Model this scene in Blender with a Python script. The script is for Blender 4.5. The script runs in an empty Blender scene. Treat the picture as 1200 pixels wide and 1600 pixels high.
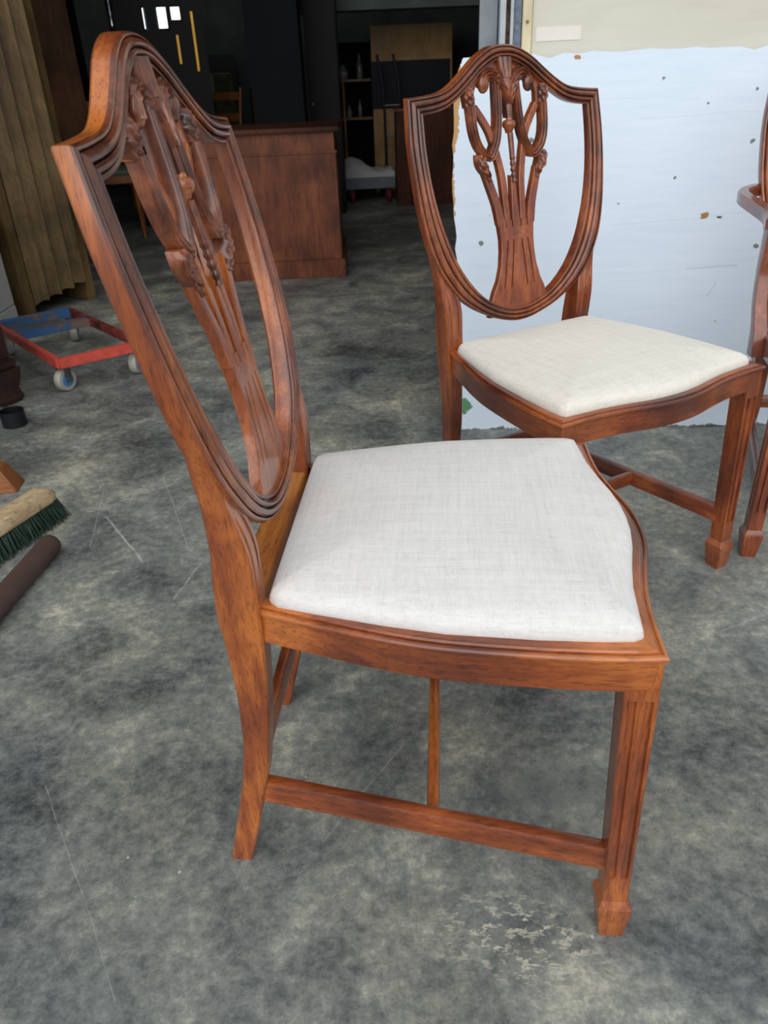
import bpy, bmesh, math, random
from mathutils import Vector, Matrix
random.seed(7)
sc = bpy.context.scene
COL = sc.collection
PI = math.pi

# ------------------------------------------------------------------ camera
H, PITCH, ROLL, FPX = 0.957, math.radians(29.74), math.radians(-2.47), 1186.7
cd = bpy.data.cameras.new('camera'); cam = bpy.data.objects.new('camera', cd); COL.objects.link(cam)
fw = Vector((0, math.cos(PITCH), -math.sin(PITCH))); up0 = Vector((0, math.sin(PITCH), math.cos(PITCH))); rt0 = Vector((1, 0, 0))
rt = rt0 * math.cos(ROLL) + up0 * math.sin(ROLL); up = up0 * math.cos(ROLL) - rt0 * math.sin(ROLL)
M = Matrix((rt, up, -fw)).transposed().to_4x4(); M.translation = (0, 0, H)
cam.matrix_world = M
cd.sensor_fit = 'VERTICAL'; cd.sensor_height = 32.0; cd.lens = 32.0 * FPX / 1600.0; cd.clip_start = .02; cd.clip_end = 200
cd.dof.use_dof = True; cd.dof.focus_distance = 1.08; cd.dof.aperture_fstop = 9.0
sc.camera = cam

# ------------------------------------------------------------------ sky, sun, exposure
w = bpy.data.worlds.new('world'); sc.world = w; w.use_nodes = True
bg = w.node_tree.nodes['Background']
bg.inputs[0].default_value = (0.84, 0.92, 1.0, 1); bg.inputs[1].default_value = 0.72
sl = bpy.data.lights.new('hazy_sun', 'SUN'); sl.energy = 2.15; sl.angle = math.radians(75); sl.color = (1.0, 0.965, 0.93)
so = bpy.data.objects.new('hazy_sun', sl); COL.objects.link(so)
so.rotation_euler = Vector((0.10, 1.0, -0.80)).to_track_quat('-Z', 'Y').to_euler()
so.location = (0, -4, 6)
vs = sc.view_settings; vs.view_transform = 'Standard'; vs.look = 'None'; vs.gamma = 1; vs.use_curve_mapping = False
vs.exposure = 0.0

# ------------------------------------------------------------------ node helpers
def S(r, g, b):
    f = lambda c: (c / 255 / 12.92) if c / 255 <= .04045 else ((c / 255 + .055) / 1.055) ** 2.4
    return (f(r), f(g), f(b), 1)
class NT:
    def __init__(s, name):
        s.m = bpy.data.materials.new(name); s.m.use_nodes = True; s.t = s.m.node_tree; s.n = s.t.nodes; s.b = s.n['Principled BSDF']
    def node(s, typ, **kw):
        x = s.n.new(typ)
        for k, v in kw.items(): setattr(x, k, v)
        return x
    def link(s, a, b): s.t.links.new(a, b)
    def coord(s, which='Object', scale=(1, 1, 1), rot=(0, 0, 0), loc=(0, 0, 0)):
        tc = s.node('ShaderNodeTexCoord'); mp = s.node('ShaderNodeMapping')
        mp.inputs['Scale'].default_value = scale; mp.inputs['Rotation'].default_value = rot; mp.inputs['Location'].default_value = loc
        s.link(tc.outputs[which], mp.inputs[0]); return mp.outputs[0]
    def noise(s, vec, scale, detail=4, rough=.55, dist=0.0):
        x = s.node('ShaderNodeTexNoise'); x.inputs['Scale'].default_value = scale; x.inputs['Detail'].default_value = detail
        x.inputs['Roughness'].default_value = rough; x.inputs['Distortion'].default_value = dist; s.link(vec, x.inputs['Vector']); return x.outputs['Fac']
    def ramp(s, fac, stops, interp='LINEAR'):
        x = s.node('ShaderNodeValToRGB'); x.color_ramp.interpolation = interp; e = x.color_ramp.elements
        while len(e) < len(stops): e.new(.5)
        for i, (p, c) in enumerate(stops): e[i].position = p; e[i].color = c if len(c) == 4 else (*c, 1)
        s.link(fac, x.inputs[0]); return x.outputs[0]
    def mix(s, fac, a, b, blend='MIX'):
        x = s.node('ShaderNodeMix', data_type='RGBA', blend_type=blend)
        for i, v in ((0, fac), (6, a), (7, b)):
            if hasattr(v, 'is_linked') or isinstance(v, bpy.types.NodeSocket): s.link(v, x.inputs[i])
            else: x.inputs[i].default_value = v
        return x.outputs[2]
    def math(s, op, a, b=None, clamp=False):
        x = s.node('ShaderNodeMath', operation=op, use_clamp=clamp)
        for i, v in enumerate((a, b)):
            if v is None: continue
            if isinstance(v, bpy.types.NodeSocket): s.link(v, x.inputs[i])
            else: x.inputs[i].default_value = v
        return x.outputs[0]
    def bump(s, h, strength=.2, dist=.002):
        x = s.node('ShaderNodeBump'); x.inputs['Strength'].default_value = strength; x.inputs['Distance'].default_value = dist
        s.link(h, x.inputs['Height']); s.link(x.outputs[0], s.b.inputs['Normal'])
    def base(s, c):
        if isinstance(c, bpy.types.NodeSocket): s.link(c, s.b.inputs['Base Color'])
        else: s.b.inputs['Base Color'].default_value = c
    def set(s, **kw):
        for k, v in kw.items(): s.b.inputs[k.replace('_', ' ')].default_value = v
        return s

def wood(name, light, mid, dark, axis='z', rough=.36, coat=.35, grain=1.0, blot=4.0, spec=.5):
    k = NT(name); sc3 = {'x': (.10, 1, 1), 'y': (1, .10, 1), 'z': (1, 1, .10)}[axis]
    v = k.coord('Object', sc3); v1 = k.coord('Object')
    big = k.noise(v1, blot, 3, .5, .2); fine = k.noise(v, 480 * grain, 3, .6, .2); streak = k.noise(v, 75 * grain, 4, .6, .3)
    tone = k.math('ADD', k.math('MULTIPLY', streak, .36), k.math('MULTIPLY', big, .64))
    c = k.ramp(tone, [(.36, dark), (.50, mid), (.62, light)])
    pores = k.ramp(fine, [(.36, (.36, .28, .25, 1)), (.47, (1, 1, 1, 1))])
    c = k.mix(.6, c, pores, 'MULTIPLY'); k.base(c)
    k.set(Roughness=rough, Coat_Weight=coat, Coat_Roughness=.16, Specular_IOR_Level=spec)
    k.bump(fine, .10, .0006); return k.m
def plain(name, col, rough=.6, metal=0.0, var=.12, scale=9, coat=0.0, spec=.5):
    k = NT(name); v = k.coord('Object'); n = k.noise(v, scale, 5, .6)
    a = tuple(c * (1 - var * 2) for c in col[:3]) + (1,); b = tuple(min(1, c * (1 + var)) for c in col[:3]) + (1,)
    k.base(k.ramp(n, [(.3, a), (.7, b)])); k.set(Roughness=rough, Metallic=metal, Coat_Weight=coat, Specular_IOR_Level=spec); return k.m

MH = {}; MH2 = {}
for ax in 'xyz':
    MH[ax] = wood('mahogany_' + ax, S(192, 110, 48), S(146, 73, 33), S(96, 44, 25), ax, .30, .65, 1.0, 6)
    MH2[ax] = wood('deep_mahogany_' + ax, S(168, 90, 43), S(126, 60, 31), S(80, 37, 24), ax, .30, .65, 1.0, 6)
MCARVE = wood('mahogany_carved', S(150, 84, 50), S(112, 58, 36), S(66, 34, 25), 'z', .32, .6, 1.0, 30)
MMOULD = wood('mahogany_moulding', S(160, 90, 50), S(120, 62, 36), S(76, 39, 27), 'z', .30, .65, 1.0, 9)
MRAIL = wood('mahogany_pale', S(196, 132, 66), S(172, 104, 46), S(132, 74, 32), 'x', .5, .1)

def linen(name, warm=0):
    k = NT(name); v = k.coord('Object')
    a = k.noise(k.coord('Object', (1, .045, 1)), 620, 3, .6); b = k.noise(k.coord('Object', (.045, 1, 1)), 620, 3, .6)
    a2 = k.noise(k.coord('Object', (1, .03, 1)), 130, 2, .6); b2 = k.noise(k.coord('Object', (.03, 1, 1)), 130, 2, .6)
    s = k.math('ADD', k.math('ADD', a, b), k.math('MULTIPLY', k.math('ADD', a2, b2), .6))
    c = k.ramp(k.math('MULTIPLY', s, .3125), [(.36, S(208 + warm // 4, 205, 201 - warm)), (.50, S(224 + warm // 4, 222, 219 - warm)), (.64, S(234 + warm // 4, 232, 230 - warm))])
    k.base(c); k.set(Roughness=.92, Sheen_Weight=.15); k.bump(s, .35, .0006); return k.m
MLIN = linen('pale_linen'); MLIN2 = linen('cream_linen', 8)

# ------------------------------------------------------------------ mesh helpers
def lerp(a, b, t): return a + (b - a) * t
def interp(x, xs, ys):
    if x <= xs[0]: return ys[0]
    for i in range(1, len(xs)):
        if x <= xs[i]: return lerp(ys[i - 1], ys[i], (x - xs[i - 1]) / (xs[i] - xs[i - 1]))
    return ys[-1]
def catmull(P, n):
    """n+1 points evenly spaced by arc length along a Catmull-Rom curve through P"""
    P = [Vector(p) for p in P]
    if len(P) == 2: return [P[0].lerp(P[1], i / n) for i in range(n + 1)]
    Q = [P[0] * 2 - P[1]] + P + [P[-1] * 2 - P[-2]]; D = []
    for i in range(1, len(Q) - 2):
        a, b, c, d = Q[i - 1:i + 3]
        for j in range(12):
            t = j / 12
            D.append(.5 * ((2 * b) + (c - a) * t + (2 * a - 5 * b + 4 * c - d) * t * t + (3 * b - a - 3 * c + d) * t ** 3))
    D.append(P[-1]); L = [0]
    for i in range(1, len(D)): L.append(L[-1] + (D[i] - D[i - 1]).length)
    out = []; j = 0
    for i in range(n + 1):
        s = L[-1] * i / n
        while j < len(L) - 2 and L[j + 1] < s: j += 1
        out.append(D[j].lerp(D[j + 1], (s - L[j]) / max(1e-9, L[j + 1] - L[j])))
    return out
class MB:
    def __init__(s): s.v = []; s.f = []
    def loft(s, rings, closed=True, caps=True, loop=False):
        n = len(rings[0]); o = len(s.v)
        for r in rings: s.v += [tuple(p) for p in r]
        R = len(rings)
        for i in range(R if loop else R - 1):
            a = o + i * n; b = o + ((i + 1) % R) * n
            for j in range(n if closed else n - 1):
                k = (j + 1) % n; s.f.append((a + j, a + k, b + k, b + j))
        if caps and closed and not loop:
            s.f.append(tuple(range(o + n - 1, o - 1, -1))); s.f.append(tuple(range(o + (R - 1) * n, o + R * n)))
        return s
    def box(s, x0, x1, y0, y1, z0, z1):
        return s.loft([[(x0, y0, z), (x1, y0, z), (x1, y1, z), (x0, y1, z)] for z in (z0, z1)])
    def cbox(s, c, d): return s.box(c[0] - d[0] / 2, c[0] + d[0] / 2, c[1] - d[1] / 2, c[1] + d[1] / 2, c[2] - d[2] / 2, c[2] + d[2] / 2)
    def tube(s, pts, r, n=10, caps=True):
        pts = [Vector(p) for p in pts]; rings = []; ref = None
        for i, p in enumerate(pts):
            t = (pts[min(i + 1, len(pts) - 1)] - pts[max(i - 1, 0)]).normalized()
            if ref is None: ref = Vector((0, 0, 1)) if abs(t.z) < .9 else Vector((1, 0, 0))
            a = (ref - t * ref.dot(t)).normalized(); ref = a; b = t.cross(a); rr = r[i] if isinstance(r, (list, tuple)) else r
            rings.append([p + (a * math.cos(2 * PI * j / n) + b * math.sin(2 * PI * j / n)) * rr for j in range(n)])
        return s.loft(rings, True, caps)
    def bar(s, p0, p1, w, h, side=None, bev=0.0):
        """rectangular bar from p0 to p1, w across (horizontal), h tall, optional rounded upper edges"""
        p0, p1 = Vector(p0), Vector(p1); t = (p1 - p0).normalized()
        sd = Vector(side).normalized() if side else Vector((0, 0, 1)).cross(t).normalized(); u = t.cross(sd).normalized()
        if u.z < 0: u = -u
        if bev: pr = [(-w / 2, -h / 2), (w / 2, -h / 2), (w / 2, h / 2 - bev), (w / 2 - bev * .3, h / 2 - bev * .3), (w / 2 - bev, h / 2), (-w / 2 + bev, h / 2), (-w / 2 + bev * .3, h / 2 - bev * .3), (-w / 2, h / 2 - bev)]
        else: pr = [(-w / 2, -h / 2), (w / 2, -h / 2), (w / 2, h / 2), (-w / 2, h / 2)]
        return s.loft([[p + sd * a + u * b for a, b in pr] for p in (p0, p1)])
    def lathe(s, prof, c=(0, 0, 0), n=20, axis='z'):
        rings = []
        for r, z in prof:
            R = []
            for j in range(n):
                a = 2 * PI * j / n; x, y = r * math.cos(a), r * math.sin(a)
                R.append({'z': (c[0] + x, c[1] + y, c[2] + z), 'x': (c[0] + z, c[1] + x, c[2] + y), 'y': (c[0] + x, c[1] + z, c[2] + y)}[axis])
            rings.append(R)
        return s.loft(rings)
    def prism(s, poly, y0, y1):            # poly in (x,z), extruded along y
        return s.loft([[(x, y, z) for x, z in poly] for y in (y0, y1)])
    def mirror(s):
        m = MB(); m.v = [(-x, y, z) for x, y, z in s.v]; m.f = [tuple(reversed(f)) for f in s.f]; return m
    def add(s, o):
        n = len(s.v); s.v += o.v; s.f += [tuple(i + n for i in f) for f in o.f]; return s
    def build(s, name, mat, parent=None, smooth=35, bevel=0.0, loc=None, rotz=0, seg=2):
        me = bpy.data.meshes.new(name); me.from_pydata(s.v, [], s.f)
        bm = bmesh.new(); bm.from_mesh(me); bmesh.ops.recalc_face_normals(bm, faces=bm.faces)
        if bevel:
            es = [e for e in bm.edges if len(e.link_faces) == 2 and e.calc_face_angle(0) > .6]
            bmesh.ops.bevel(bm, geom=es, offset=bevel, segments=seg, affect='EDGES', clamp_overlap=True)
        bm.to_mesh(me); bm.free()
        if smooth:
            me.shade_smooth(); me.set_sharp_from_angle(angle=math.radians(smooth))
        me.materials.append(mat)
        o = bpy.data.objects.new(name, me); COL.objects.link(o)
        if parent: o.parent = parent
        if loc: o.location = loc
        if rotz: o.rotation_euler = (0, 0, rotz)
        return o
def tag(o, label, cat, group=None, kind=None):
    o['label'] = label; o['category'] = cat
    if group: o['group'] = group
    if kind: o['kind'] = kind
    return o
def thing(name, label, cat, loc=(0, 0, 0), rotz=0, group=None):
    o = bpy.data.objects.new(name, None); COL.objects.link(o); o.location = loc; o.rotation_euler = (0, 0, rotz); o.empty_display_size = .05
    return tag(o, label, cat, group)

# ------------------------------------------------------------------ floor
def seg_mask(k, xy, a, b, wid):
    """soft mask of a thin scratch from a to b on the floor"""
    A = Vector(a); B = Vector(b); d = (B - A); L = d.length; u = d / L
    x = k.node('ShaderNodeVectorMath', operation='SUBTRACT'); k.link(xy, x.inputs[0]); x.inputs[1].default_value = (A.x, A.y, 0)
    al = k.node('ShaderNodeVectorMath', operation='DOT_PRODUCT'); k.link(x.outputs[0], al.inputs[0]); al.inputs[1].default_value = (u.x, u.y, 0)
    ac = k.node('ShaderNodeVectorMath', operation='DOT_PRODUCT'); k.link(x.outputs[0], ac.inputs[0]); ac.inputs[1].default_value = (-u.y, u.x, 0)
    t = k.math('ABSOLUTE', k.math('SUBTRACT', al.outputs['Value'], L / 2))
    m1 = k.math('LESS_THAN', t, L / 2)
    m2 = k.math('SUBTRACT', 1.0, k.math('DIVIDE', k.math('ABSOLUTE', ac.outputs['Value']), wid), True)
    return k.math('MULTIPLY', m1, m2)
def floor_mat():
    k = NT('stained_concrete'); xy = k.coord('Object'); xs = k.coord('Object', (1, 1, 1), (0, 0, .5))
    big = k.noise(xy, 1.9, 6, .62, .5); mid = k.noise(xy, 6.5, 8, .66, .6); fine = k.noise(xy, 48, 9, .78, .15); spk = k.noise(xy, 240, 4, .7)
    tone = k.math('ADD', k.math('MULTIPLY', big, .33), k.math('ADD', k.math('MULTIPLY', mid, .32), k.math('MULTIPLY', fine, .35)))
    c = k.ramp(tone, [(.39, S(62, 65, 65)), (.46, S(102, 105, 103)), (.53, S(138, 139, 131)), (.61, S(192, 189, 170))])
    hue = k.noise(xy, 3.1, 4, .55)
    c = k.mix(.45, c, k.ramp(hue, [(.35, (.86, .96, 1.06, 1)), (.65, (1.06, 1.03, .90, 1))]), 'MULTIPLY')
    c = k.mix(.5, c, k.ramp(spk, [(.30, (.62, .62, .62, 1)), (.5, (1, 1, 1, 1)), (.72, (1.18, 1.18, 1.16, 1))]), 'MULTIPLY')
    # pale flaked laitance near the front chair's spade foot, pits and specks of debris
    def blot(cx, cy, rx, ry):
        g = k.node('ShaderNodeTexGradient', gradient_type='SPHERICAL')
        mp = k.node('ShaderNodeMapping', vector_type='TEXTURE'); mp.inputs['Location'].default_value = (cx, cy, 0); mp.inputs['Scale'].default_value = (rx, ry, 1)
        k.link(xy, mp.inputs[0]); k.link(mp.outputs[0], g.inputs[0]); return g.outputs['Fac']
    fl = k.noise(k.coord('Object', (1, 2.0, 1), (0, 0, .45)), 45, 7, .75, .25)
    m = k.math('MULTIPLY', k.math('ADD', blot(.125, .58, .12, .07), blot(.185, .54, .09, .06), True), k.ramp(fl, [(.53, (0, 0, 0)), (.57, (1, 1, 1))]), True)
    c = k.mix(k.math('MULTIPLY', m, 1.3, True), c, S(188, 184, 168))
    dk = k.math('MULTIPLY', k.math('ADD', blot(.15, .56, .06, .04), blot(.24, .80, .12, .06), True), k.ramp(fine, [(.45, (0, 0, 0)), (.55, (1, 1, 1))]), True)
    c = k.mix(k.math('MULTIPLY', dk, .45, True), c, S(66, 70, 66))
    vo = k.node('ShaderNodeTexVoronoi', feature='F1'); vo.inputs['Scale'].default_value = 11; k.link(xy, vo.inputs['Vector'])
    gate = k.math('GREATER_THAN', k.noise(xy, 5, 2), .52)
    sp = k.math('MULTIPLY', k.math('LESS_THAN', vo.outputs['Distance'], .030), gate)
    c = k.mix(k.math('MULTIPLY', sp, .7), c, S(205, 204, 196))
    wob = k.node('ShaderNodeVectorMath', operation='MULTIPLY_ADD')
    nn = k.node('ShaderNodeTexNoise'); nn.inputs['Scale'].default_value = 6; k.link(xy, nn.inputs['Vector'])
    k.link(nn.outputs['Color'], wob.inputs[0]); wob.inputs[1].default_value = (.014, .014, 0); k.link(xy, wob.inputs[2])
    br = k.ramp(k.noise(xy, 40, 3), [(.35, (.25, .25, .25)), (.55, (1, 1, 1))])
    o = .007
    for a, b, wd, st in [((-.718, 1.711), (-.568, 1.49), .004, .8), ((-.426, 1.473), (-.463, 1.339), .003, .7), ((-.557, .842), (-.44, .66), .0014, .32), ((-.44, .66), (-.351, .515), .0014, .32),
                         ((-.62, 1.93), (-.467, 1.532), .0022, .45), ((-.768, 1.848), (-.714, 1.566), .0022, .35), ((-.109, .721), (.027, .917), .0015, .4), ((.59, 1.129), (.756, 1.197), .003, .4), ((.16, .95), (.30, 1.25), .0015, .3)]:
        s = seg_mask(k, wob.outputs[0], (a[0] + o, a[1] + o), (b[0] + o, b[1] + o), wd)
        c = k.mix(k.math('MULTIPLY', k.math('MULTIPLY', s, br), st), c, S(196, 197, 190))
    k.base(c)
    rr = k.ramp(mid, [(.35, (.42, .42, .42)), (.65, (.62, .62, .62))]); k.link(rr, k.b.inputs['Roughness']); k.set(Specular_IOR_Level=.4)
    k.bump(fine, .18, .002); return k.m
fl = MB().box(-8, 8, -7, 12, -.05, 0).build('floor', floor_mat(), smooth=0)
tag(fl, 'stained grey green concrete floor with pale scratches and flakes', 'floor', kind='structure')

# ------------------------------------------------------------------ warehouse shell
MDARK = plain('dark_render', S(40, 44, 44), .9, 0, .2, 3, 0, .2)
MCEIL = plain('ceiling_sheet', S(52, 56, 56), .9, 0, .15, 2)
def struct(name, mb, mat, label, cat, **kw):
    return tag(mb.build(name, mat, **kw), label, cat, kind='structure')
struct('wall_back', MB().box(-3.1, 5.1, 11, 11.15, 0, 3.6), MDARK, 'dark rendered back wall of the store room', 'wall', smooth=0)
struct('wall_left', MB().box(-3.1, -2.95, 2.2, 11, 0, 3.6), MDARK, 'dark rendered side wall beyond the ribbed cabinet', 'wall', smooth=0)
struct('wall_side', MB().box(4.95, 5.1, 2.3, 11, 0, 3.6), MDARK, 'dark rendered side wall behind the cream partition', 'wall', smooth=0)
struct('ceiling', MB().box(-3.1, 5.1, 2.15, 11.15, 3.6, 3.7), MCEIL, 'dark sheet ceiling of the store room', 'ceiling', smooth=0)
def cream_mat():
    k = NT('cream_painted_ply'); v = k.coord('Object'); n = k.noise(k.coord('Object', (.5, 1, 3)), 3, 5, .6, .4); f = k.noise(v, 60, 4)
    c = k.ramp(n, [(.3, S(198, 194, 176)), (.6, S(212, 210, 196)), (.8, S(204, 198, 174))])
    d = k.noise(v, 14, 6, .75); c = k.mix(k.ramp(d, [(.66, (0, 0, 0)), (.74, (.6, .6, .6))]), c, S(140, 120, 88)); k.base(c); k.set(Roughness=.75); k.bump(f, .1, .001); return k.m
ANG = math.atan2(-.06, .83)
def along(t, off=0.0, z=0.0):         # a point t metres along the cream partition, off metres in front of it
    return (.425 + t * math.cos(ANG) + off * math.sin(ANG), 2.255 + t * math.sin(ANG) - off * math.cos(ANG), z)
struct('wall_right', MB().box(0, 4.5, 0, .09, 0, 3.2), cream_mat(), 'cream painted plywood partition above the white board', 'wall', smooth=0, loc=along(0), rotz=ANG)
MSTEEL = plain('grey_painted_steel', S(176, 182, 186), .5, 0, .12, 14)
MBLUE = plain('blue_grey_felt', S(112, 122, 138), .9, 0, .18, 90)
MCRM = plain('cream_timber', S(216, 204, 168), .6, 0, .1, 12)
MRUST = plain('rusted_steel', S(92, 70, 58), .85, 0, .5, 40)
t1 = MB().box(0, .024, -.012, .02, 0, 3.2).build('trim_1', MCRM, smooth=0, loc=along(-.026), rotz=ANG, bevel=.002)
tag(t1, 'cream timber strip with screws at the edge of the partition', 'trim', kind='structure')
for i in range(10):
    z = .75 + i * .105
    s_ = MB().lathe([(.0, -.0022), (.0035, -.002), (.004, -.0005), (.004, .0005)], (.012, -.0125, z), 12, 'y').build('screw', plain('screw_brass', S(130, 108, 78), .5, .6) if i == 0 else bpy.data.materials['screw_brass'], t1, smooth=0)
struct('trim_2', MB().box(0, .020, -.004, .05, 0, 3.2), MBLUE, 'blue grey rough strip inside the door jamb', 'trim', smooth=0, loc=along(-.048), rotz=ANG)
t3 = MB().box(0, .007, -.015, .05, 0, 3.2).add(MB().box(-.026, -.012, -.015, .05, 0, 3.2)).build('trim_3', MSTEEL, smooth=0, loc=along(-.056), rotz=ANG)
tag(t3, 'pale grey steel door channel with a dark rusty slot', 'trim', kind='structure')
MB().box(-.012, 0, .004, .05, 0, 3.2).build('slot_liner', MRUST, t3, smooth=0)
struct('trim_4', MB().box(0, .045, -.004, .03, 0, 3.2), plain('jamb_grey', S(128, 136, 142), .5, 0, .15, 8), 'grey steel door jamb beside the dark opening', 'trim', smooth=0, loc=along(-.130, -.04), rotz=ANG)
lb = MB().box(0, .112, -.0012, 0, 1.022, 1.052).build('paper_label', plain('paper_white', S(228, 222, 214), .8, 0, .03), smooth=0, loc=along(.010), rotz=ANG)
tag(lb, 'blank off white paper strip stuck on the cream partition', 'label')

# white painted board leaning on the partition
def board_mat():
    k = NT('flaking_white_paint'); v = k.coord('Object'); st = k.noise(k.coord('Object', (.25, 1, 2.2)), 26, 6, .65, .3); ln = k.noise(v, 3, 3)
    c = k.ramp(st, [(.30, S(216, 231, 245)), (.5, S(221, 235, 248)), (.7, S(224, 237, 250))])
    c = k.mix(.5, c, k.ramp(ln, [(.3, (.93, .95, .97, 1)), (.7, (1, 1, 1, 1))]), 'MULTIPLY')
    chip = k.noise(k.coord('Object', (1, 1, 1.4)), 13, 8, .72, .8)
    c = k.mix(k.ramp(chip, [(.735, (0, 0, 0)), (.75, (.8, .8, .8))]), c, S(120, 112, 100))
    # worn bare edge along the left end and the top
    sx = k.node('ShaderNodeSeparateXYZ'); k.link(v, sx.inputs[0])
    ed = k.noise(v, 30, 6, .7); edge = k.math('ADD', k.math('ADD', sx.outputs['X'], k.math('MULTIPLY', sx.outputs['Z'], .028)), k.math('MULTIPLY', k.math('SUBTRACT', ed, .5), .05))
    mr = k.node('ShaderNodeMapRange', interpolation_type='SMOOTHSTEP'); k.link(sx.outputs['Z'], mr.inputs[0]); mr.inputs[1].default_value = .70; mr.inputs[2].default_value = 1.0; mr.inputs[3].default_value = 0; mr.inputs[4].default_value = .030
    c = k.mix(k.math('LESS_THAN', k.math('SUBTRACT', edge, mr.outputs[0]), -.001), c, S(190, 150, 96))
    et = k.math('ADD', sx.outputs['Z'], k.math('MULTIPLY', k.math('SUBTRACT', k.noise(v, 22, 6, .75), .5), .07))
    c = k.mix(k.math('GREATER_THAN', et, 1.006), c, S(160, 120, 78))
    eb = k.math('ADD', sx.outputs['Z'], k.math('MULTIPLY', k.math('SUBTRACT', k.noise(v, 19, 6, .75), .5), .06))
    c = k.mix(k.math('LESS_THAN', eb, .004), c, S(118, 120, 110))
    def patch(cx, cz, rx, rz, col, c):
        g = k.node('ShaderNodeTexGradient', gradient_type='SPHERICAL'); mp = k.node('ShaderNodeMapping', vector_type='TEXTURE')
        mp.inputs['Location'].default_value = (cx, 0, cz); mp.inputs['Scale'].default_value = (rx, 1, rz); k.link(v, mp.inputs[0]); k.link(mp.outputs[0], g.inputs[0])
        mm = k.math('GREATER_THAN', k.math('ADD', g.outputs['Fac'], k.math('MULTIPLY', k.math('SUBTRACT', ed, .5), 2.6)), .55)
        return k.mix(mm, c, col)
    c = patch(.655, .603, .026, .014, S(168, 122, 66), c); c = patch(.69, .598, .02, .007, S(88, 84, 78), c)
    c = patch(.285, .984, .026, .014, S(176, 128, 84), c); c = patch(.012, .07, .045, .055, S(92, 142, 104), c); 
    for px_, pz_ in ((.50, .93), (.62, .87), (.735, .90), (.745, .78), (.56, .70), (.42, .64), (.36, .50), (.80, .52), (.47, .30), (.15, .35), (.055, .55), (.18, .80)):
        c = patch(px_, pz_, .011, .011, S(120, 126, 128), c)
    cx_ = k.node('ShaderNodeCombineXYZ'); k.link(sx.outputs['X'], cx_.inputs[0]); k.link(k.math('ADD', sx.outputs['Z'], k.math('MULTIPLY', k.noise(v, 9, 3), .02)), cx_.inputs[1])
    for a_, b_, s_ in (((.40, .595), (.86, .625), .16), ((.62, .475), (.76, .48), .38), ((.69, .40), (.71, .435), .38), ((.08, .74), (.22, .75), .15), ((.45, .85), (.75, .86), .12), ((.30, .90), (.60, .895), .1)):
        c = k.mix(k.math('MULTIPLY', seg_mask(k, cx_.outputs[0], a_, b_, .0022), s_), c, S(128, 140, 148))
    k.base(c); k.set(Roughness=.6); k.bump(st, .10, .001); return k.m
bm_ = MB(); pts = []
for i in range(30): pts.append((1.75 * i / 29, random.uniform(-.001, .003)))
for i in range(40): pts.append((1.75 + random.uniform(-.002, .002), .003 + .988 * i / 39))
for i in range(50):
    x = 1.75 * (1 - i / 49); pts.append((x, .995 + random.uniform(-.004, .002) - (.010 if random.random() < .08 else 0)))
for i in range(34):
    z = .985 * (1 - (i + .5) / 34); pts.append((random.uniform(-.006, .004) - .028 * z + (.022 * max(0, (z - .93) / .06)), z))
bm_.prism(pts, -.012, .012)
bo = bm_.build('painted_board', board_mat(), smooth=20)
bo.location = (.245, 2.182, 0); bo.rotation_euler = (math.radians(-2.6), 0, ANG)
tag(bo, 'large white painted board with chipped edges leaning on the cream partition', 'board')

# ------------------------------------------------------------------ shield-back chair
zF = [0, .09, .178, .283, .346, .42, .472, .521, .585, .652, .722, .786, .847, .92, 1.02]
fF = [-.07, -.047, -.026, -.011, -.006, -.001, 0, 0, -.006, -.017, -.031, -.045, -.059, -.075, -.098]
zB = [0, .075, .165, .236, .324, .414, .44, .483, .537, .609, .697, .776, .847, .916, 1.02]
fB = [-.10, -.082, -.062, -.051, -.046, -.047, -.049, -.047, -.041, -.041, -.055, -.069, -.082, -.096, -.118]
zC = zF; fC = [f - .004 for f in fF]
OUT = [(0, .490), (.035, .4945), (.082, .510), (.125, .533), (.163, .563), (.19, .596), (.2095, .63), (.2215, .665), (.2297, .705), (.2355, .76), (.2385, .84), (.233, .922)]
INN = [(0, .518), (.03, .521), (.07, .536), (.107, .562), (.14, .60), (.163, .64), (.18, .685), (.19, .72), (.199, .77), (.2035, .83), (.202, .893)]
CRO = [(0, 1.005), (.032, 1.001), (.067, .985), (.1, .9615), (.132, .9405), (.16, .929), (.2, .924), (.233, .922)]
CRI = [(0, .979), (.025, .976), (.056, .9605), (.085, .9395), (.115, .919), (.143, .904), (.17, .8965), (.202, .893)]
PROF = [(0, -.0035), (.02, -.001), (.06, .0005), (.13, .0008), (.148, -.0058), (.172, -.0058), (.21, .0012), (.27, .0036), (.36, .0048), (.45, .0036), (.50, .0008), (.512, -.0056), (.536, -.0056), (.565, .0014), (.63, .0034), (.71, .0032), (.77, .0010), (.783, -.0062), (.815, -.0066), (.86, -.0016), (.93, -.0004), (.98, -.0012), (1, -.0038)]

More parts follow.
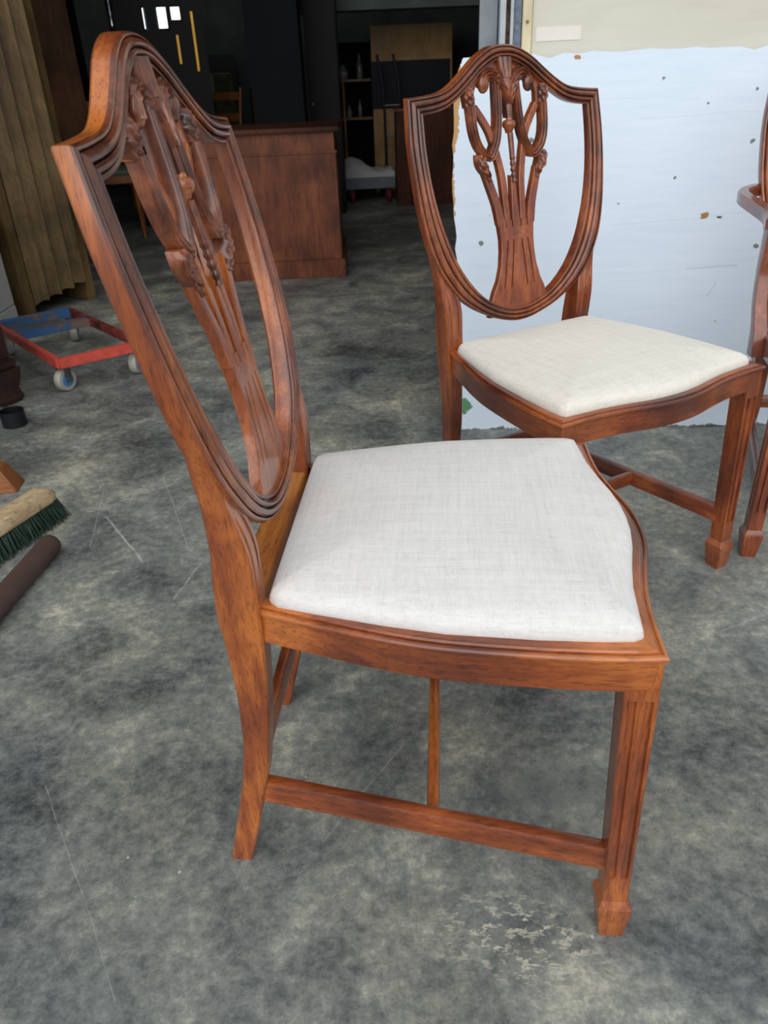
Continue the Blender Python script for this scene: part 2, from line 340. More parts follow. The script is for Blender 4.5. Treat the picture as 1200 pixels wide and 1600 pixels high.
def make_chair(label, loc, rotz, k=1.0, arms=False, name='dining_chair', group=None, cloth=MLIN, MH=MH):
    t = thing(name, label, 'chair', loc, rotz, group)
    def surf(r, z):
        R = interp(z, [.5, .57, .65, .75, 1], [.15, .168, .21, .235, .24]); q = min(1.0, abs(r) / R); q = q * q
        return lerp(interp(z, zC, fC), interp(z, zF, fF), q)
    def Q(r, z, off=0.0): return (r * k, surf(r, z) + off, z)
    # --- moulded shield frame and crest rail
    def frame(out, inn, n, th):
        sym = lambda L: [(-a, b) for a, b in reversed(L[1:])] + L
        A = catmull([(a, b, 0) for a, b in sym(out)], n); B = catmull([(a, b, 0) for a, b in sym(inn)], n); rings = []
        for a, b in zip(A, B):
            r = []
            for u, d in PROF:
                p = a.lerp(b, u); r.append(Q(p.x, p.y, d))
            tk = lambda q: interp(q.y, [.5, .62, .72, .84, .92, .96, 1.0], [.025, .0250, .0235, .0215, .0195, .022, .024])
            r.append(Q(b.x, b.y, -tk(b) + .003)); p = b.lerp(a, .08); r.append(Q(p.x, p.y, -tk(p))); p = a.lerp(b, .08); r.append(Q(p.x, p.y, -tk(p))); r.append(Q(a.x, a.y, -tk(a) + .003))
            rings.append(r)
        return MB().loft(rings)
    for nm, o_, i_, n_, mt in (('shield_frame', OUT, INN, 84, MH['z']), ('crest_rail', CRO, CRI, 60, MH['x'])):
        ob = frame(o_, i_, n_, 0).build(nm, mt, t, 24); ob.data.materials.append(MMOULD); NP = len(PROF) + 4
        for p_ in ob.data.polygons:
            if p_.index < n_ * NP and p_.index % NP < len(PROF) - 1: p_.material_index = 1
    # --- rear legs running up beside the shield
    zo = [0, .15, .3, .42, .47, .50, .57, .60, .63, .665, .70]; ro = [.167, .170, .177, .188, .193, .1955, .2005, .2045, .2100, .2190, .2265]
    zi = [0, .15, .3, .42, .50, .54, .565, .58, .60, .625, .66, .70]; ri = [.139, .141, .146, .153, .155, .156, .161, .171, .184, .200, .213, .2225]
    for sg in (1, -1):
        mb = MB(); rings = []; N = 46
        for i in range(N + 1):
            z = .70 * i / N; a, b = interp(z, zi, ri), interp(z, zo, ro); ff, fb = interp(z, zF, fF), interp(z, zB, fB)
            if z > .54: ff -= min(.006, (z - .54) * .12)
            if z > .62: fb = max(fb, lerp(fb, interp(z, zF, fF) - .0232, min(1, (z - .62) / .04)))
            fl_ = .0025 if .475 < z < .575 else 0.0; W = b - a; e = min(.0025, W * .2)
            ring = [(b, fb + e), (b, ff - e), (b - e, ff)]
            for u0, u1 in ((.18, .34), (.62, .78)):
                ring += [(b - W * u0, ff), (b - W * (u0 + .04), ff - fl_), (b - W * (u1 - .04), ff - fl_), (b - W * u1, ff)]
            ring += [(a + e, ff), (a, ff - e), (a, fb + e), (a + e, fb), (b - e, fb)]
            rings.append([(x * k * sg, y, z) for x, y in ring])
        mb.loft(rings).build('rear_leg', MH['z'], t, 30)
    # --- pierced and carved splat
    th = .0135
    def ribbon(pts, wf, df, off=-.006, n=18, m=6, back=th, mb=None):
        P = catmull([(a, b, 0) for a, b in pts], n); mb = mb or MB(); rings = []
        for i, p in enumerate(P):
            s = i / n; d = (P[min(i + 1, n)] - P[max(i - 1, 0)]).normalized(); nr = Vector((-d.y, d.x, 0)); wd = wf(s) if callable(wf) else wf
            r = []
            for j in range(m + 1):
                u = j / m - .5; q = p + nr * u * wd; r.append(Q(q.x, q.y, off + df(s, u)))
            for u in (.5, -.5):
                q = p + nr * u * wd; r.append(Q(q.x, q.y, off - back))
            rings.append(r)
        return mb.loft(rings)
    both = lambda mb: mb.add(mb.mirror())
    flat = lambda s, u: 0.0 if abs(u) < .45 else -.0012
    # fan-shaped base with incised lines
    hz = [.505, .53, .555, .575, .603, .63, .655, .69]; hw = [.080, .076, .067, .056, .047, .043, .042, .0455]
    base = MB(); rows = 40; rings = []
    for i in range(rows + 1):
        z = .505 + .188 * i / rows; hwid = interp(z, hz, hw)
        g1 = interp(z, [.562, .653, .69], [.021, .0105, .011]); g2 = interp(z, [.562, .650, .69], [.0395, .0265, .0275]); cols = []
        for g in (-g2, -g1, g1, g2):
            cols += [(g - .0016, 0), (g - .0010, 1), (g + .0010, 1), (g + .0016, 0)]
        cols = [(-hwid, -1)] + [(-hwid + .0015, 0)] + cols + [(hwid - .0015, 0), (hwid, -1)]
        cut = (.563 < z < .652) or z > .680; r = []
        for x, fl_ in cols:
            dd = -.0015 if fl_ < 0 else (-.009 if (fl_ == 1 and cut) else 0)
            r.append(Q(max(-hwid, min(hwid, x)), z, -.006 + dd))
        r += [Q(hwid, z, -.006 - th), Q(-hwid, z, -.006 - th)]; rings.append(r)
    base.loft(rings)
    sp = base
    sp.add(ribbon([(0, .685), (0, .73), (0, .775)], lambda s: lerp(.019, .010, s), flat, n=8))
    arm_ = ribbon([(.0195, .685), (.0215, .73), (.0235, .769), (.031, .809), (.043, .850), (.056, .873), (.076, .900)], lambda s: lerp(.0145, .0125, s), flat, off=-.008, n=24)
    sp.add(both(arm_))
    sp.add(both(ribbon([(.0375, .685), (.045, .724), (.056, .757), (.066, .785)], lambda s: lerp(.0185, .016, s), flat, off=-.006, n=14)))
    sp.add(both(ribbon([(.060, .960), (.078, .944), (.087, .925), (.086, .900)], .024, flat, off=-.009, n=10)))
    sp.add(ribbon([(0, .985), (0, .955), (0, .925)], lambda s: lerp(.10, .030, s), flat, off=-.011, n=8))
    so_ = sp.build('splat', MH['z'], t, 32)
    # ribbed looping ribbons
    rib = lambda s, u: .0030 * math.cos(u * PI * .9) + .0024 * math.cos(u * 2 * PI * 2.5)
    lp = ribbon([(.089, .903), (.0885, .885), (.087, .862), (.0825, .842), (.0735, .8255), (.0545, .8105), (.0465, .8195), (.0355, .838), (.029, .862), (.0255, .89), (.0235, .925), (.022, .955)],
                lambda s: .0158, rib, off=-.003, n=40, m=20, back=.015)
    lp.build('ribbon_loop', MCARVE, so_, 50); lp.mirror().build('ribbon_loop', MCARVE, so_, 50)
    # carved husks, plume leaves and the tulip bud in the middle
    husk = lambda a: (lambda s, u: .0055 * math.sin(PI * min(1, s * 1.1 + .12)) * (1 - 2.4 * u * u) + .0022 * math.cos(u * 2 * PI * a) + .0022 * math.sin(s * 20 + abs(u) * 11))
    hb = ribbon([(.078, .818), (.0755, .800), (.066, .784), (.058, .768)], lambda s: .009 + .0125 * math.sin(PI * min(1, s * .85 + .22)), husk(2.5), off=-.004, n=26, m=14)
    hu = (ribbon([(.092, .936), (.091, .920), (.089, .900), (.086, .893)], lambda s: .012 + .011 * math.sin(PI * min(1, s * .8 + .2)), husk(3), off=-.005, n=24, m=14))
    for nm, h_ in (('husk', hb), ('upper_husk', hu)):
        h_.build(nm, MCARVE, so_, 60); h_.mirror().build(nm, MCARVE, so_, 60)
    lf = lambda s, u: .0075 * (1 - 3.2 * u * u) * (1 - .4 * s) + .0024 * math.cos(u * 2 * PI * 3.5) + .0008 * math.sin(s * 40 + u * 14)
    pl_ = ribbon([(.002, .905), (.008, .925), (.018, .943), (.033, .955), (.047, .955), (.056, .945), (.058, .932)], lambda s: .008 + .014 * math.sin(PI * min(1, .15 + s * .75)), lf, off=-.003, n=30, m=14)
    # rounded curling lobe at the end of each leaf
    c_ = Vector(Q(.055, .938, -.003)); lb_ = []
    for i in range(9):
        a = PI * i / 8; lb_.append([(c_.x + math.sin(a) * math.cos(b) * .0125 * k, c_.y + math.sin(a) * math.sin(b) * .0085 - .002, c_.z + math.cos(a) * .0155) for b in [2 * PI * j / 14 for j in range(14)]])
    pl_.loft(lb_)
    pl_ = both(pl_)
    pl_.add(ribbon([(0, .984), (0, .968), (0, .949)], lambda s: .034 * (1 - .35 * s * s), lambda s, u: .008 * (1 - 2 * u * u) + .0016 * math.cos(u * 2 * PI * 3), off=-.004, n=10, m=14))
    pl_.add(ribbon([(0, .955), (0, .92), (0, .878)], lambda s: lerp(.020, .0115, s), lambda s, u: .005 * (1 - 3 * u * u) + .001 * math.cos(u * 2 * PI * 4), off=-.003, n=10, m=14))
    pl_.build('plume_carving', MCARVE, so_, 60)
    bx = Q(0, .865, -.006)
    MB().lathe([(.004, -.014), (.0068, -.0135), (.0078, -.010), (.0095, -.0055), (.0125, -.003), (.0135, .001), (.0132, .006), (.0105, .0095), (.0068, .0105), (.0062, .013), (.004, .016)], bx, 18).build('bud_knob', MH['x'], so_, 50)
    st = MB(); N = 34; rp = []; rr = []
    for i in range(N + 1):
        z = lerp(.852, .764, i / N); tw = .0 if i < 16 else .0008
        rp.append(Q(0.0005 * math.sin(i * 1.3) if i >= 16 else 0, z, -.004)); rr.append(lerp(.0058, .0048, i / N) + tw * math.sin(i * 1.55))
    st.tube(rp, rr, 10).build('beaded_stem', MCARVE, so_, 60)
    # --- seat rails
    RP = [(0, .409), (0, .4455), (.0012, .4460), (.0030, .4480), (.0032, .4512), (.0018, .4538), (-.0006, .4545), (-.0022, .4535), (-.0026, .4518), (-.0048, .4518), (-.0054, .4540), (-.0075, .4556), (-.0100, .4560), (-.034, .4560), (-.034, .409)]
    SIDE = [(.181, -.004), (.205, .068), (.226, .137), (.2395, .203), (.2485, .298), (.2515, .377), (.249, .418)]
    FRONT = [(.249, .418), (.2, .4185), (.15, .422), (.1, .4315), (.06, .4410), (.03, .4455), (0, .447)]
    def rail(path, n, ends, clampf):
        P = catmull([(a, b, 0) for a, b in path], n); rings = []
        for i, p in enumerate(P):
            d = (P[min(i + 1, n)] - P[max(i - 1, 0)]).normalized(); nr = Vector((d.y, -d.x, 0))
            if i == 0 and ends[0]: nr = Vector(ends[0])
            if i == n and ends[1]: nr = Vector(ends[1])
            ring = []
            for o, z in RP:
                x, y = p.x + nr.x * o, p.y + nr.y * o
                if clampf == 'y': y = min(y, .418 + o)
                else: x = max(-(.249 + o), min(.249 + o, x))
                ring.append((x * k, y, z))
            rings.append(ring)
        return MB().loft(rings)
    sr = rail(SIDE, 30, (None, (1, 1, 0)), 'y')
    sr.build('side_rail', MH['y'], t, 28); sr.mirror().build('side_rail', MH['y'], t, 28)
    FF = [(a, b) for a, b in reversed(FRONT)]; FF = [(-a, b) for a, b in FRONT[:-1]] + FF
    rail([(a, b) for a, b in reversed(FF)], 44, ((1, 1, 0), (-1, 1, 0)), 'x').build('front_rail', MH['x'], t, 28)
    MB().box(-.168 * k, .168 * k, -.041, -.004, .404, .4535).build('rear_rail', MRAIL, t, 30, bevel=.0015)
    # --- front legs with sunk flutes and spade feet
    def sect(cx, cy, h, z, d):
        us = [-1, -.74, -.66, -.30, -.22, .22, .30, .66, .74, 1]; ds = [0, 0, 1, 1, 0, 0, 1, 1, 0, 0]; r = []
        r.append((cx - h, cy - h, z)); e = .0012
        r.append((cx + h - e, cy - h, z))
        for u, q in zip(us, ds): r.append((cx + h - q * d, cy + h * (u if abs(u) < 1 else u * (1 - e / h)), z))
        for u, q in zip(reversed(us), reversed(ds)): r.append((cx + h * (u if abs(u) < 1 else u * (1 - e / h)), cy + h - q * d, z))
        r.append((cx - h, cy + h - e, z)); return r
    lev = [(0, .0150, 0), (.0535, .0205, 0), (.057, .0205, 0), (.068, .0153, 0), (.112, .0155, 0), (.1128, .0155, 1), (.20, .0163, 1), (.30, .0171, 1), (.392, .0179, 1), (.394, .0179, 0), (.4450, .0184, 0)]
    LG = MB(); LG.loft([sect(lerp(.2405, .2312, z / .44), lerp(.4125, .4002, z / .44), h, z, .0045 * d) for z, h, d in lev])
    LG.v = [(x * 1.0 + .242 * (k - 1), y, z) for x, y, z in LG.v]
    LG.build('front_leg', MH['z'], t, 25); LG.mirror().build('front_leg', MH['z'], t, 25)
    # --- stretchers
    s1 = MB().bar((.156 * k, -.040, .141), (.233 + .242 * (k - 1), .406, .128), .019, .036, bev=.007)
    s1.build('stretcher', MH['y'], t, 40); s1.mirror().build('stretcher', MH['y'], t, 40)
    MB().bar((-.198 * k, .187, .134), (.198 * k, .187, .134), .016, .030, bev=.006).build('cross_stretcher', MH['x'], t, 40)
    MB().bar((-.153 * k, -.041, .188), (.153 * k, -.041, .188), .016, .032, bev=.005).build('rear_stretcher', MH['x'], t, 40)
    # --- drop-in linen seat
    OC = [(0, .008), (.08, .008), (.152, .008), (.171, .0085), (.1795, .018), (.193, .068), (.210, .137), (.2225, .203), (.230, .298), (.2315, .362), (.2305, .391), (.226, .4000), (.20, .4020), (.15, .4060), (.10, .4150), (.06, .4240), (.03, .4283), (0, .4295)]
    OC = OC + [(-a, b) for a, b in reversed(OC[1:-1])]; O2 = []
    for i in range(len(OC)):
        a = Vector(OC[i] + (0,)); b = Vector(OC[(i + 1) % len(OC)] + (0,))
        for j in range(4): O2.append(a.lerp(b, j / 4))
    c0 = Vector((0, .205, 0)); rings = []
    for s, z in [(.975, .446), (1.0, .4545), (1.004, .460), (.998, .4665), (.982, .472), (.955, .4762), (.90, .4803), (.80, .4845), (.65, .4885), (.48, .4915), (.30, .4935), (.14, .4945), (.03, .495)]:
        rings.append([((c0.x + (p.x - c0.x) * s) * k, c0.y + (p.y - c0.y) * s, z) for p in O2])
    MB().loft(rings).build('seat_cushion', cloth, t, 70)
    if arms:
        for sg in (1, -1):
            path = [(.232 * k, -.045, .703), (.245 * k, -.030, .702), (.266 * k, .00, .699), (.272 * k, .05, .695), (.266 * k, .13, .688), (.262 * k, .20, .682), (.266 * k, .245, .676)]
            P = catmull(path, 26); rings = []
            for i, p in enumerate(P):
                d = (P[min(i + 1, 26)] - P[max(i - 1, 0)]).normalized(); nr = Vector((d.y, -d.x, 0)); w_ = lerp(.011, .016, i / 26)
                rings.append([((p + nr * a).x * sg, (p + nr * a).y, p.z + b) for a, b in [(-w_, -.013), (w_, -.013), (w_ + .001, .006), (w_ - .003, .011), (-w_ + .003, .011), (-w_ - .001, .006)]])
            MB().loft(rings).build('arm', MH['y'], t, 40)
            path = [(.262 * k, .225, .672), (.258 * k, .205, .620), (.256 * k, .195, .570), (.257 * k, .215, .51), (.258 * k, .25, .46), (.258 * k, .262, .41)]
            P = catmull(path, 22); rings = []
            for i, p in enumerate(P):
                w_ = .011 + .006 * abs(i / 22 - .4)
                rings.append([((p.x + a) * sg, p.y + b, p.z) for a, b in [(-w_, -w_ * 1.2), (w_ - .002, -w_ * 1.2), (w_, 0), (w_ - .002, w_ * 1.2), (-w_, w_ * 1.2)]])
            MB().loft(rings).build('arm_support', MH['z'], t, 40)
    return t

GRP = 'mahogany shield-back chairs'
make_chair('mahogany shield-back side chair standing alone on the open concrete, cream linen seat', (-.1236, .8564, 0), math.radians(84.94) + PI, group=GRP)
make_chair('mahogany shield-back side chair in front of the white board, beside the armchair', (.3169, 1.6276, 0), math.radians(28.48) + PI, group=GRP, cloth=MLIN2, MH=MH2)
make_chair('mahogany shield-back armchair with curved arms in front of the white board', (1.153, 1.780, 0), math.radians(-9) + PI, k=1.18, arms=True, name='armchair', group=GRP, cloth=MLIN2, MH=MH2)

# ------------------------------------------------------------------ left side: broom, pole, block, cap, dolly, cabinets
MRIB = wood('ribbed_oak', S(126, 104, 66), S(104, 82, 48), S(70, 52, 30), 'z', .55, .05, .8)
MDK = wood('dark_oak', S(70, 40, 26), S(52, 28, 20), S(30, 18, 14), 'z', .45, .2)
# ribbed cabinet
cl = Vector((-1.694, 3.728, 0)); cr_ = Vector((-1.473, 4.100, 0)); dirv = (cr_ - cl).normalized(); ang = math.atan2(dirv.y, dirv.x); CW = (cr_ - cl).length
cab = thing('ribbed_cabinet', 'tall brown cabinet with a wavy ribbed wooden front', 'cabinet', cl, ang)
MB().box(0, .055, 0, .40, 0, 1.9).build('stile', MRIB, cab, bevel=.003)
MB().box(CW - .055, CW, 0, .40, 0, 1.9).build('stile', MRIB, cab, bevel=.003)
MB().box(.0, CW, .37, .40, .12, 1.9).build('back_panel', MDK, cab, smooth=0)
MB().box(-.02, CW + .02, -.03, .42, 1.9, 1.96).build('top', MRIB, cab, bevel=.004)
wv = MB(); A = []; n = 90; x0, x1 = .055, CW - .055
def wave(u):
    q = (u * 4.0) % 1.0
    return -.030 * (q / .8 if q < .8 else (1 - q) / .2) - .004
zb = lambda u: .050 + .055 * u + .012 * abs(math.sin(u * 14))
cols = []
for i in range(n + 1):
    u = i / n; x = lerp(x0, x1, u); cols.append((x, wave(u), zb(u)))
wv.loft([[(x, y, z) for x, y, z in cols] , [(x, y, 1.9) for x, y, z in cols]], closed=False, caps=False)
o2 = len(wv.v)
wv.loft([[(x, .03, 1.9) for x, y, z in cols], [(x, .03, z) for x, y, z in cols]], closed=False, caps=False)
nn = n + 1
for i in range(n):
    wv.f.append((i, i + 1, o2 + nn + i + 1, o2 + nn + i)); wv.f.append((nn + i, nn + i + 1, o2 + i + 1, o2 + i))
wv.build('ribbed_front', MRIB, cab, 40)
# white cupboard
wc = thing('white_cupboard', 'plain white cupboard with a plinth beside the ribbed cabinet', 'cupboard', (-2.12, 3.36, 0), 0)
MW = plain('white_laminate', S(214, 218, 216), .5, 0, .05, 5)
MB().box(0, .40, 0, .32, .085, 1.0).build('body', MW, wc, bevel=.003)
MB().box(.0, .402, -.004, .32, 0, .081).build('plinth', MW, wc, bevel=.002)
MB().box(-.01, .41, -.012, .33, 1.0, 1.025).build('top', MW, wc, bevel=.003)
# dark carved cabinet whose corner foot shows at the frame edge
dc = thing('carved_cabinet', 'dark carved cabinet on bracket feet beside the red dolly', 'cabinet', (-1.262, 2.60, 0), math.radians(-30))
MB().box(-.62, -.012, -.40, -.012, .16, .86).build('body', MDK, dc, bevel=.004)
MB().box(-.635, .0, -.415, .0, .125, .16).build('base_moulding', MDK, dc, bevel=.008)
for (sx, sy) in ((0, 0), (0, -1), (-1, 0), (-1, -1)):
    bx0 = 0 if sx == 0 else -.535; by0 = 0 if sy == 0 else -.315
    foot = MB(); rings = []
    for z, e in [(0, .014), (.02, .004), (.05, .012), (.085, .002), (.125, -.004)]:
        a = .10 - e; rings.append([(bx0 - a, by0 - a, z), (bx0 - e, by0 - a, z), (bx0 - e, by0 - e, z), (bx0 - a, by0 - e, z)])
    foot.loft(rings).build('bracket_foot', MDK, dc, 40)
MB().box(-.64, .005, -.42, .005, .86, .885).build('top', MDK, dc, bevel=.005)
# black plastic cap
cp = MB().lathe([(.0, .0), (.037, 0), (.039, .002), (.039, .052), (.0375, .053), (.036, .052), (.036, .012), (0, .011)], (0, 0, 0), 32).build('plastic_cap', plain('black_plastic', S(22, 24, 28), .4, 0, .05), smooth=40, loc=(-1.213, 2.365, 0))
tag(cp, 'short black plastic tube cap standing on the concrete', 'cap')
# wooden foot
wf = thing('pedestal_table', 'brown wooden pedestal table with a splayed wedge foot by the broom', 'table', (-1.415, 1.865, 0), math.radians(6))
MFT = wood('foot_wood', S(150, 92, 48), S(122, 70, 36), S(78, 42, 24), 'x', .45, .2)
for a in (0, 2 * PI / 3, -2 * PI / 3):
    fmb = MB().loft([[(0.02, -.03, .16), (.02, .03, .16), (.02, .03, .30), (.02, -.03, .30)], [(.28, -.036, .05), (.28, .036, .05), (.28, .036, .12), (.28, -.036, .12)], [(.355, -.04, 0), (.355, .04, 0), (.335, .034, .082), (.335, -.034, .082)], [(.405, -.04, 0), (.405, .04, 0), (.372, .030, .066), (.372, -.030, .066)]])
    fmb.v = [(x * math.cos(a) - y * math.sin(a), x * math.sin(a) + y * math.cos(a), z) for x, y, z in fmb.v]
    fmb.build('splayed_foot', MFT, wf, 30, bevel=.003)
MB().lathe([(.05, .14), (.06, .18), (.05, .3), (.035, .45), (.045, .6), (.03, .68)], (0, 0, 0), 20).build('column', MFT, wf, 50)
MB().lathe([(.0, .68), (.25, .68), (.27, .69), (.27, .70), (.25, .71), (0, .71)], (0, 0, 0), 32).build('tabletop', MFT, wf, 50)
# broom head lying on its bristles
MBW = NT('worn_beech'); v_ = MBW.coord('Object', (.3, 1, 1)); v2_ = MBW.coord('Object')
c_ = MBW.ramp(MBW.noise(v_, 40, 6, .65, .6), [(.3, S(150, 124, 90)), (.55, S(194, 170, 132)), (.75, S(214, 196, 162))])
MBW.base(MBW.mix(MBW.ramp(MBW.noise(v2_, 55, 5, .7), [(.55, (0, 0, 0)), (.68, (.8, .8, .8))]), c_, S(112, 84, 58))); MBW.set(Roughness=.85); MBW = MBW.m
BA = math.atan2(1.735 - 1.50, -.850 + .945)
bh = thing('broom_head', 'worn pale wooden broom head with dark green bristles on the floor', 'broom', (-.853, 1.722, 0), BA + PI)
# local +x runs along the block away from the visible end
blk = MB(); rings = []
for x, hw_, rz in [(-.004, .020, .010), (.006, .028, .004), (.022, .0325, 0), (.29, .0325, 0), (.306, .028, .004), (.316, .02, .010)]:
    rings.append([(x, -hw_, .060), (x, hw_, .060), (x, hw_ + .001, .078), (x, hw_ * .75, .092 - rz), (x, -hw_ * .75, .092 - rz), (x, -hw_ - .001, .078)])
blk.loft(rings).build('block', MBW, bh, 40, bevel=.002)
brm = MB()
for ix in range(50):
    for iy in range(9):
        x = .004 + .304 * ix / 49; y = -.026 + .052 * iy / 8; ex = x + (x - .155) * .12 + random.uniform(-.006, .006); ey = y * 1.55 + random.uniform(-.006, .006); bl = Vector((x, y, .063)); tip = Vector((ex, ey, random.uniform(.0, .006)))
        for q in range(2):
            o_ = Vector((random.uniform(-.003, .003), random.uniform(-.003, .003), 0)); mid = (bl + tip) / 2 + Vector((random.uniform(-.002, .002), random.uniform(-.002, .002), 0))
            brm.tube([bl + o_ * .4, mid + o_, tip + o_ * 1.8], [.0021, .0019, .0009], 4)
b_ = brm.build('bristles', plain('green_bristle', S(34, 62, 50), .6, 0, .35, 120), bh, 0); b_['kind'] = 'stuff'
# dark round pole
pdir = Vector((-.806, 1.552, 0)) - Vector((-.835, 1.30, 0)); pdir.normalize()
PB = Vector((-.792, 1.556, .026)); pts = [PB - pdir * d for d in (1.1, .8, .4, .02, .008, .002, 0)]
po = MB().tube([p - PB for p in pts], [.026, .026, .026, .026, .024, .018, .010], 20).build('round_pole', plain('brown_pole', S(82, 62, 56), .6, 0, .08, 30), smooth=50, loc=PB)
tag(po, 'dark brown rounded pole lying on the concrete beside the broom head', 'pole')
# red and blue steel dolly
MRED = plain('red_paint', S(212, 84, 68), .5, 0, .15, 18); MDRED = plain('worn_red_paint', S(140, 58, 46), .6, 0, .4, 14)
def worn_blue():
    k = NT('worn_blue_paint'); v = k.coord('Object'); n = k.noise(v, 9, 5, .6, .4)
    k.base(k.ramp(n, [(.42, S(52, 98, 150)), (.50, S(60, 92, 128)), (.55, S(112, 96, 88)), (.7, S(128, 86, 72))])); k.set(Roughness=.6); return k.m
MWB = worn_blue()
dA, dB, dC, dD = [Vector(p + (.115,)) for p in ((-1.135, 2.640), (-.885, 2.826), (-1.340, 3.365), (-1.590, 3.179))]
dO = (dA + dB + dC + dD) / 4; dO.z = 0
dl = thing('furniture_dolly', 'low open dolly frame of red and blue painted bars on castors', 'dolly', dO)
def dbar(name, a, b, mat, h=.036, w_=.022): MB().bar(a - dO, b - dO, w_, h).build(name, mat, dl, 30, bevel=.002)
dbar('frame_bar', dA, dB, MRED); dbar('frame_bar', dD, dA, MRED); dbar('frame_bar', dB, dC, MDRED, .034); dbar('frame_bar', dC, dD, MWB, .034, .05)
e1 = dD.lerp(dA, .30); e2 = dC.lerp(dB, .30); dbar('slat', e1, e2, MWB, .030, .05)
MTY = plain('grey_tyre', S(176, 174, 164), .7, 0, .1, 30); MHB = plain('blue_hub', S(74, 132, 184), .45, 0, .15, 25); MZN = plain('zinc_plate', S(130, 134, 136), .4, .8, .15, 30)
def castor(p, parent, a, R=.042, tyre=MTY, hub=MHB, top=.098):
    q = MB().lathe([(R * .55, -.015), (R * .92, -.015), (R, -.010), (R, .010), (R * .92, .015), (R * .55, .015)], (0, 0, 0), 24, 'x').build('castor', tyre, parent, 40)
    q.location = p; q.rotation_euler = (0, 0, a)
    MB().lathe([(R * .15, -.0165), (R * .60, -.0165), (R * .66, -.012), (R * .66, .012), (R * .60, .0165), (R * .15, .0165)], (0, 0, 0), 20, 'x').build('hub', hub, q, 40)
    f = MB(); f.box(-.021, -.018, -.012, .016, -.008, top - R); f.box(.018, .021, -.012, .016, -.008, top - R); f.box(-.024, .024, -.024, .024, top - R - .004, top - R); f.lathe([(.004, -.024), (.004, .024)], (0, 0, 0), 10, 'x')
    f.build('fork', MZN, q, 0)
ctr = dO
for i, (c, aa) in enumerate([(dA, -.45), (dB, -.2), (dC, .3), (dD, .5)]):
    q = c.lerp(ctr, .12); q.z = .042; castor(q - dO, dl, aa)

# ------------------------------------------------------------------ inside the store
MRB = wood('red_brown_veneer', S(132, 74, 42), S(110, 58, 34), S(78, 40, 26), 'z', .5, .10, .25, 5, .3)
MDB = wood('dark_brown_veneer', S(96, 54, 36), S(76, 42, 28), S(48, 28, 20), 'z', .6, 0, .5, 2, .2)
# pedestal desk seen end on
dk = thing('pedestal_desk', 'red brown veneered desk end with a moulded top and plinth', 'desk', (-.158, 4.35, 0), math.radians(.8))
MB().box(-.80, -.012, .012, .64, .095, .63).build('body', MRB, dk, bevel=.003)
MB().box(-.795, -.018, .018, .635, .638, .728).build('frieze', MRB, dk, bevel=.002)
MB().box(-.806, -.006, .006, .646, .625, .640).build('waist_moulding', MRB, dk, bevel=.004)
MB().box(-.82, .012, -.012, .66, .728, .751).build('top', MDB, dk, bevel=.006)
MB().box(-.812, .004, -.002, .652, 0, .095).build('plinth', MRB, dk, bevel=.004)
# dolly with folded dust sheet
sd = thing('grey_trolley', 'low grey trolley on red wheels standing beyond the desk', 'trolley', (-.085, 7.33, 0), math.radians(3))
MB().box(-.30, .30, -.14, .12, .115, .205).build('deck', plain('grey_deck', S(112, 122, 130), .6, 0, .1), sd, bevel=.004)
MRW = plain('red_wheel', S(120, 30, 36), .6, 0, .2)
for x, y in ((-.08, -.10), (.24, -.10), (-.08, .07), (.24, .07)): castor((x, y, .055), sd, .2, .055, MRW, MRW, .115)
sh = MB(); nx, ny = 26, 16; V2 = []
for j in range(ny + 1):
    for i in range(nx + 1):
        x = -.30 + .60 * i / nx; y = -.14 + .26 * j / ny
        z = .222 + .14 * math.exp(-((x + .06) / .13) ** 2 - ((y + .01) / .12) ** 2) + .035 * math.exp(-((x - .20) / .16) ** 2) * (1 if j > 1 else .4) + .008 * math.sin(x * 40 + y * 22) + .006 * math.sin(y * 55 - x * 18)
        if j == 0: z = .214
        V2.append((x, y, z))
sh.v = V2 + [(x, y, .207) for x, y, z in V2]; W_ = nx + 1; B_ = len(V2)
for j in range(ny):
    for i in range(nx):
        a = j * W_ + i; sh.f.append((a, a + 1, a + W_ + 1, a + W_)); sh.f.append((B_ + a, B_ + a + W_, B_ + a + W_ + 1, B_ + a + 1))
per = [i for i in range(W_)] + [j * W_ + nx for j in range(1, ny + 1)] + [ny * W_ + i for i in range(nx - 1, -1, -1)] + [j * W_ for j in range(ny - 1, 0, -1)]
for i in range(len(per)):
    a, b = per[i], per[(i + 1) % len(per)]; sh.f.append((a, B_ + a, B_ + b, b))
so2 = sh.build('dust_sheet', plain('white_sheet', S(196, 198, 198), .9, 0, .08, 6), smooth=60, loc=(-.085, 7.33, 0), rotz=math.radians(3))
tag(so2, 'crumpled white dust sheet lying on the grey trolley', 'sheet')
# brown cabinet beyond the trolley
bc = thing('low_cabinet', 'red brown low cabinet on a plinth standing behind the dust sheet trolley', 'cabinet', (.235, 6.95, 0), 0)
MB().box(0, .62, 0, .42, .10, .715).build('body', MDB, bc, bevel=.003)
MB().box(-.004, .624, -.006, .42, 0, .10).build('plinth', MDB, bc, bevel=.003)
MB().box(-.012, .632, -.012, .43, .715, .735).build('top', MRB, bc, bevel=.004)
# tan panel and dark panel
MTAN = wood('tan_plywood', S(196, 158, 104), S(180, 140, 88), S(160, 120, 74), 'z', .6, .05, .4)
tp = thing('plywood_panel', 'tall tan plywood panel with a wide dark band behind the low cabinet', 'panel', (.060, 7.86, 0), 0)
MB().box(0, .72, 0, .03, 0, 1.355).build('board', MTAN, tp, bevel=.003)
MB().box(-.004, .70, -.03, 0, .715, 1.085).build('dark_band', plain('navy_matt', S(14, 19, 30), .5, 0, .1, 9, 0, .2), tp, bevel=.004)
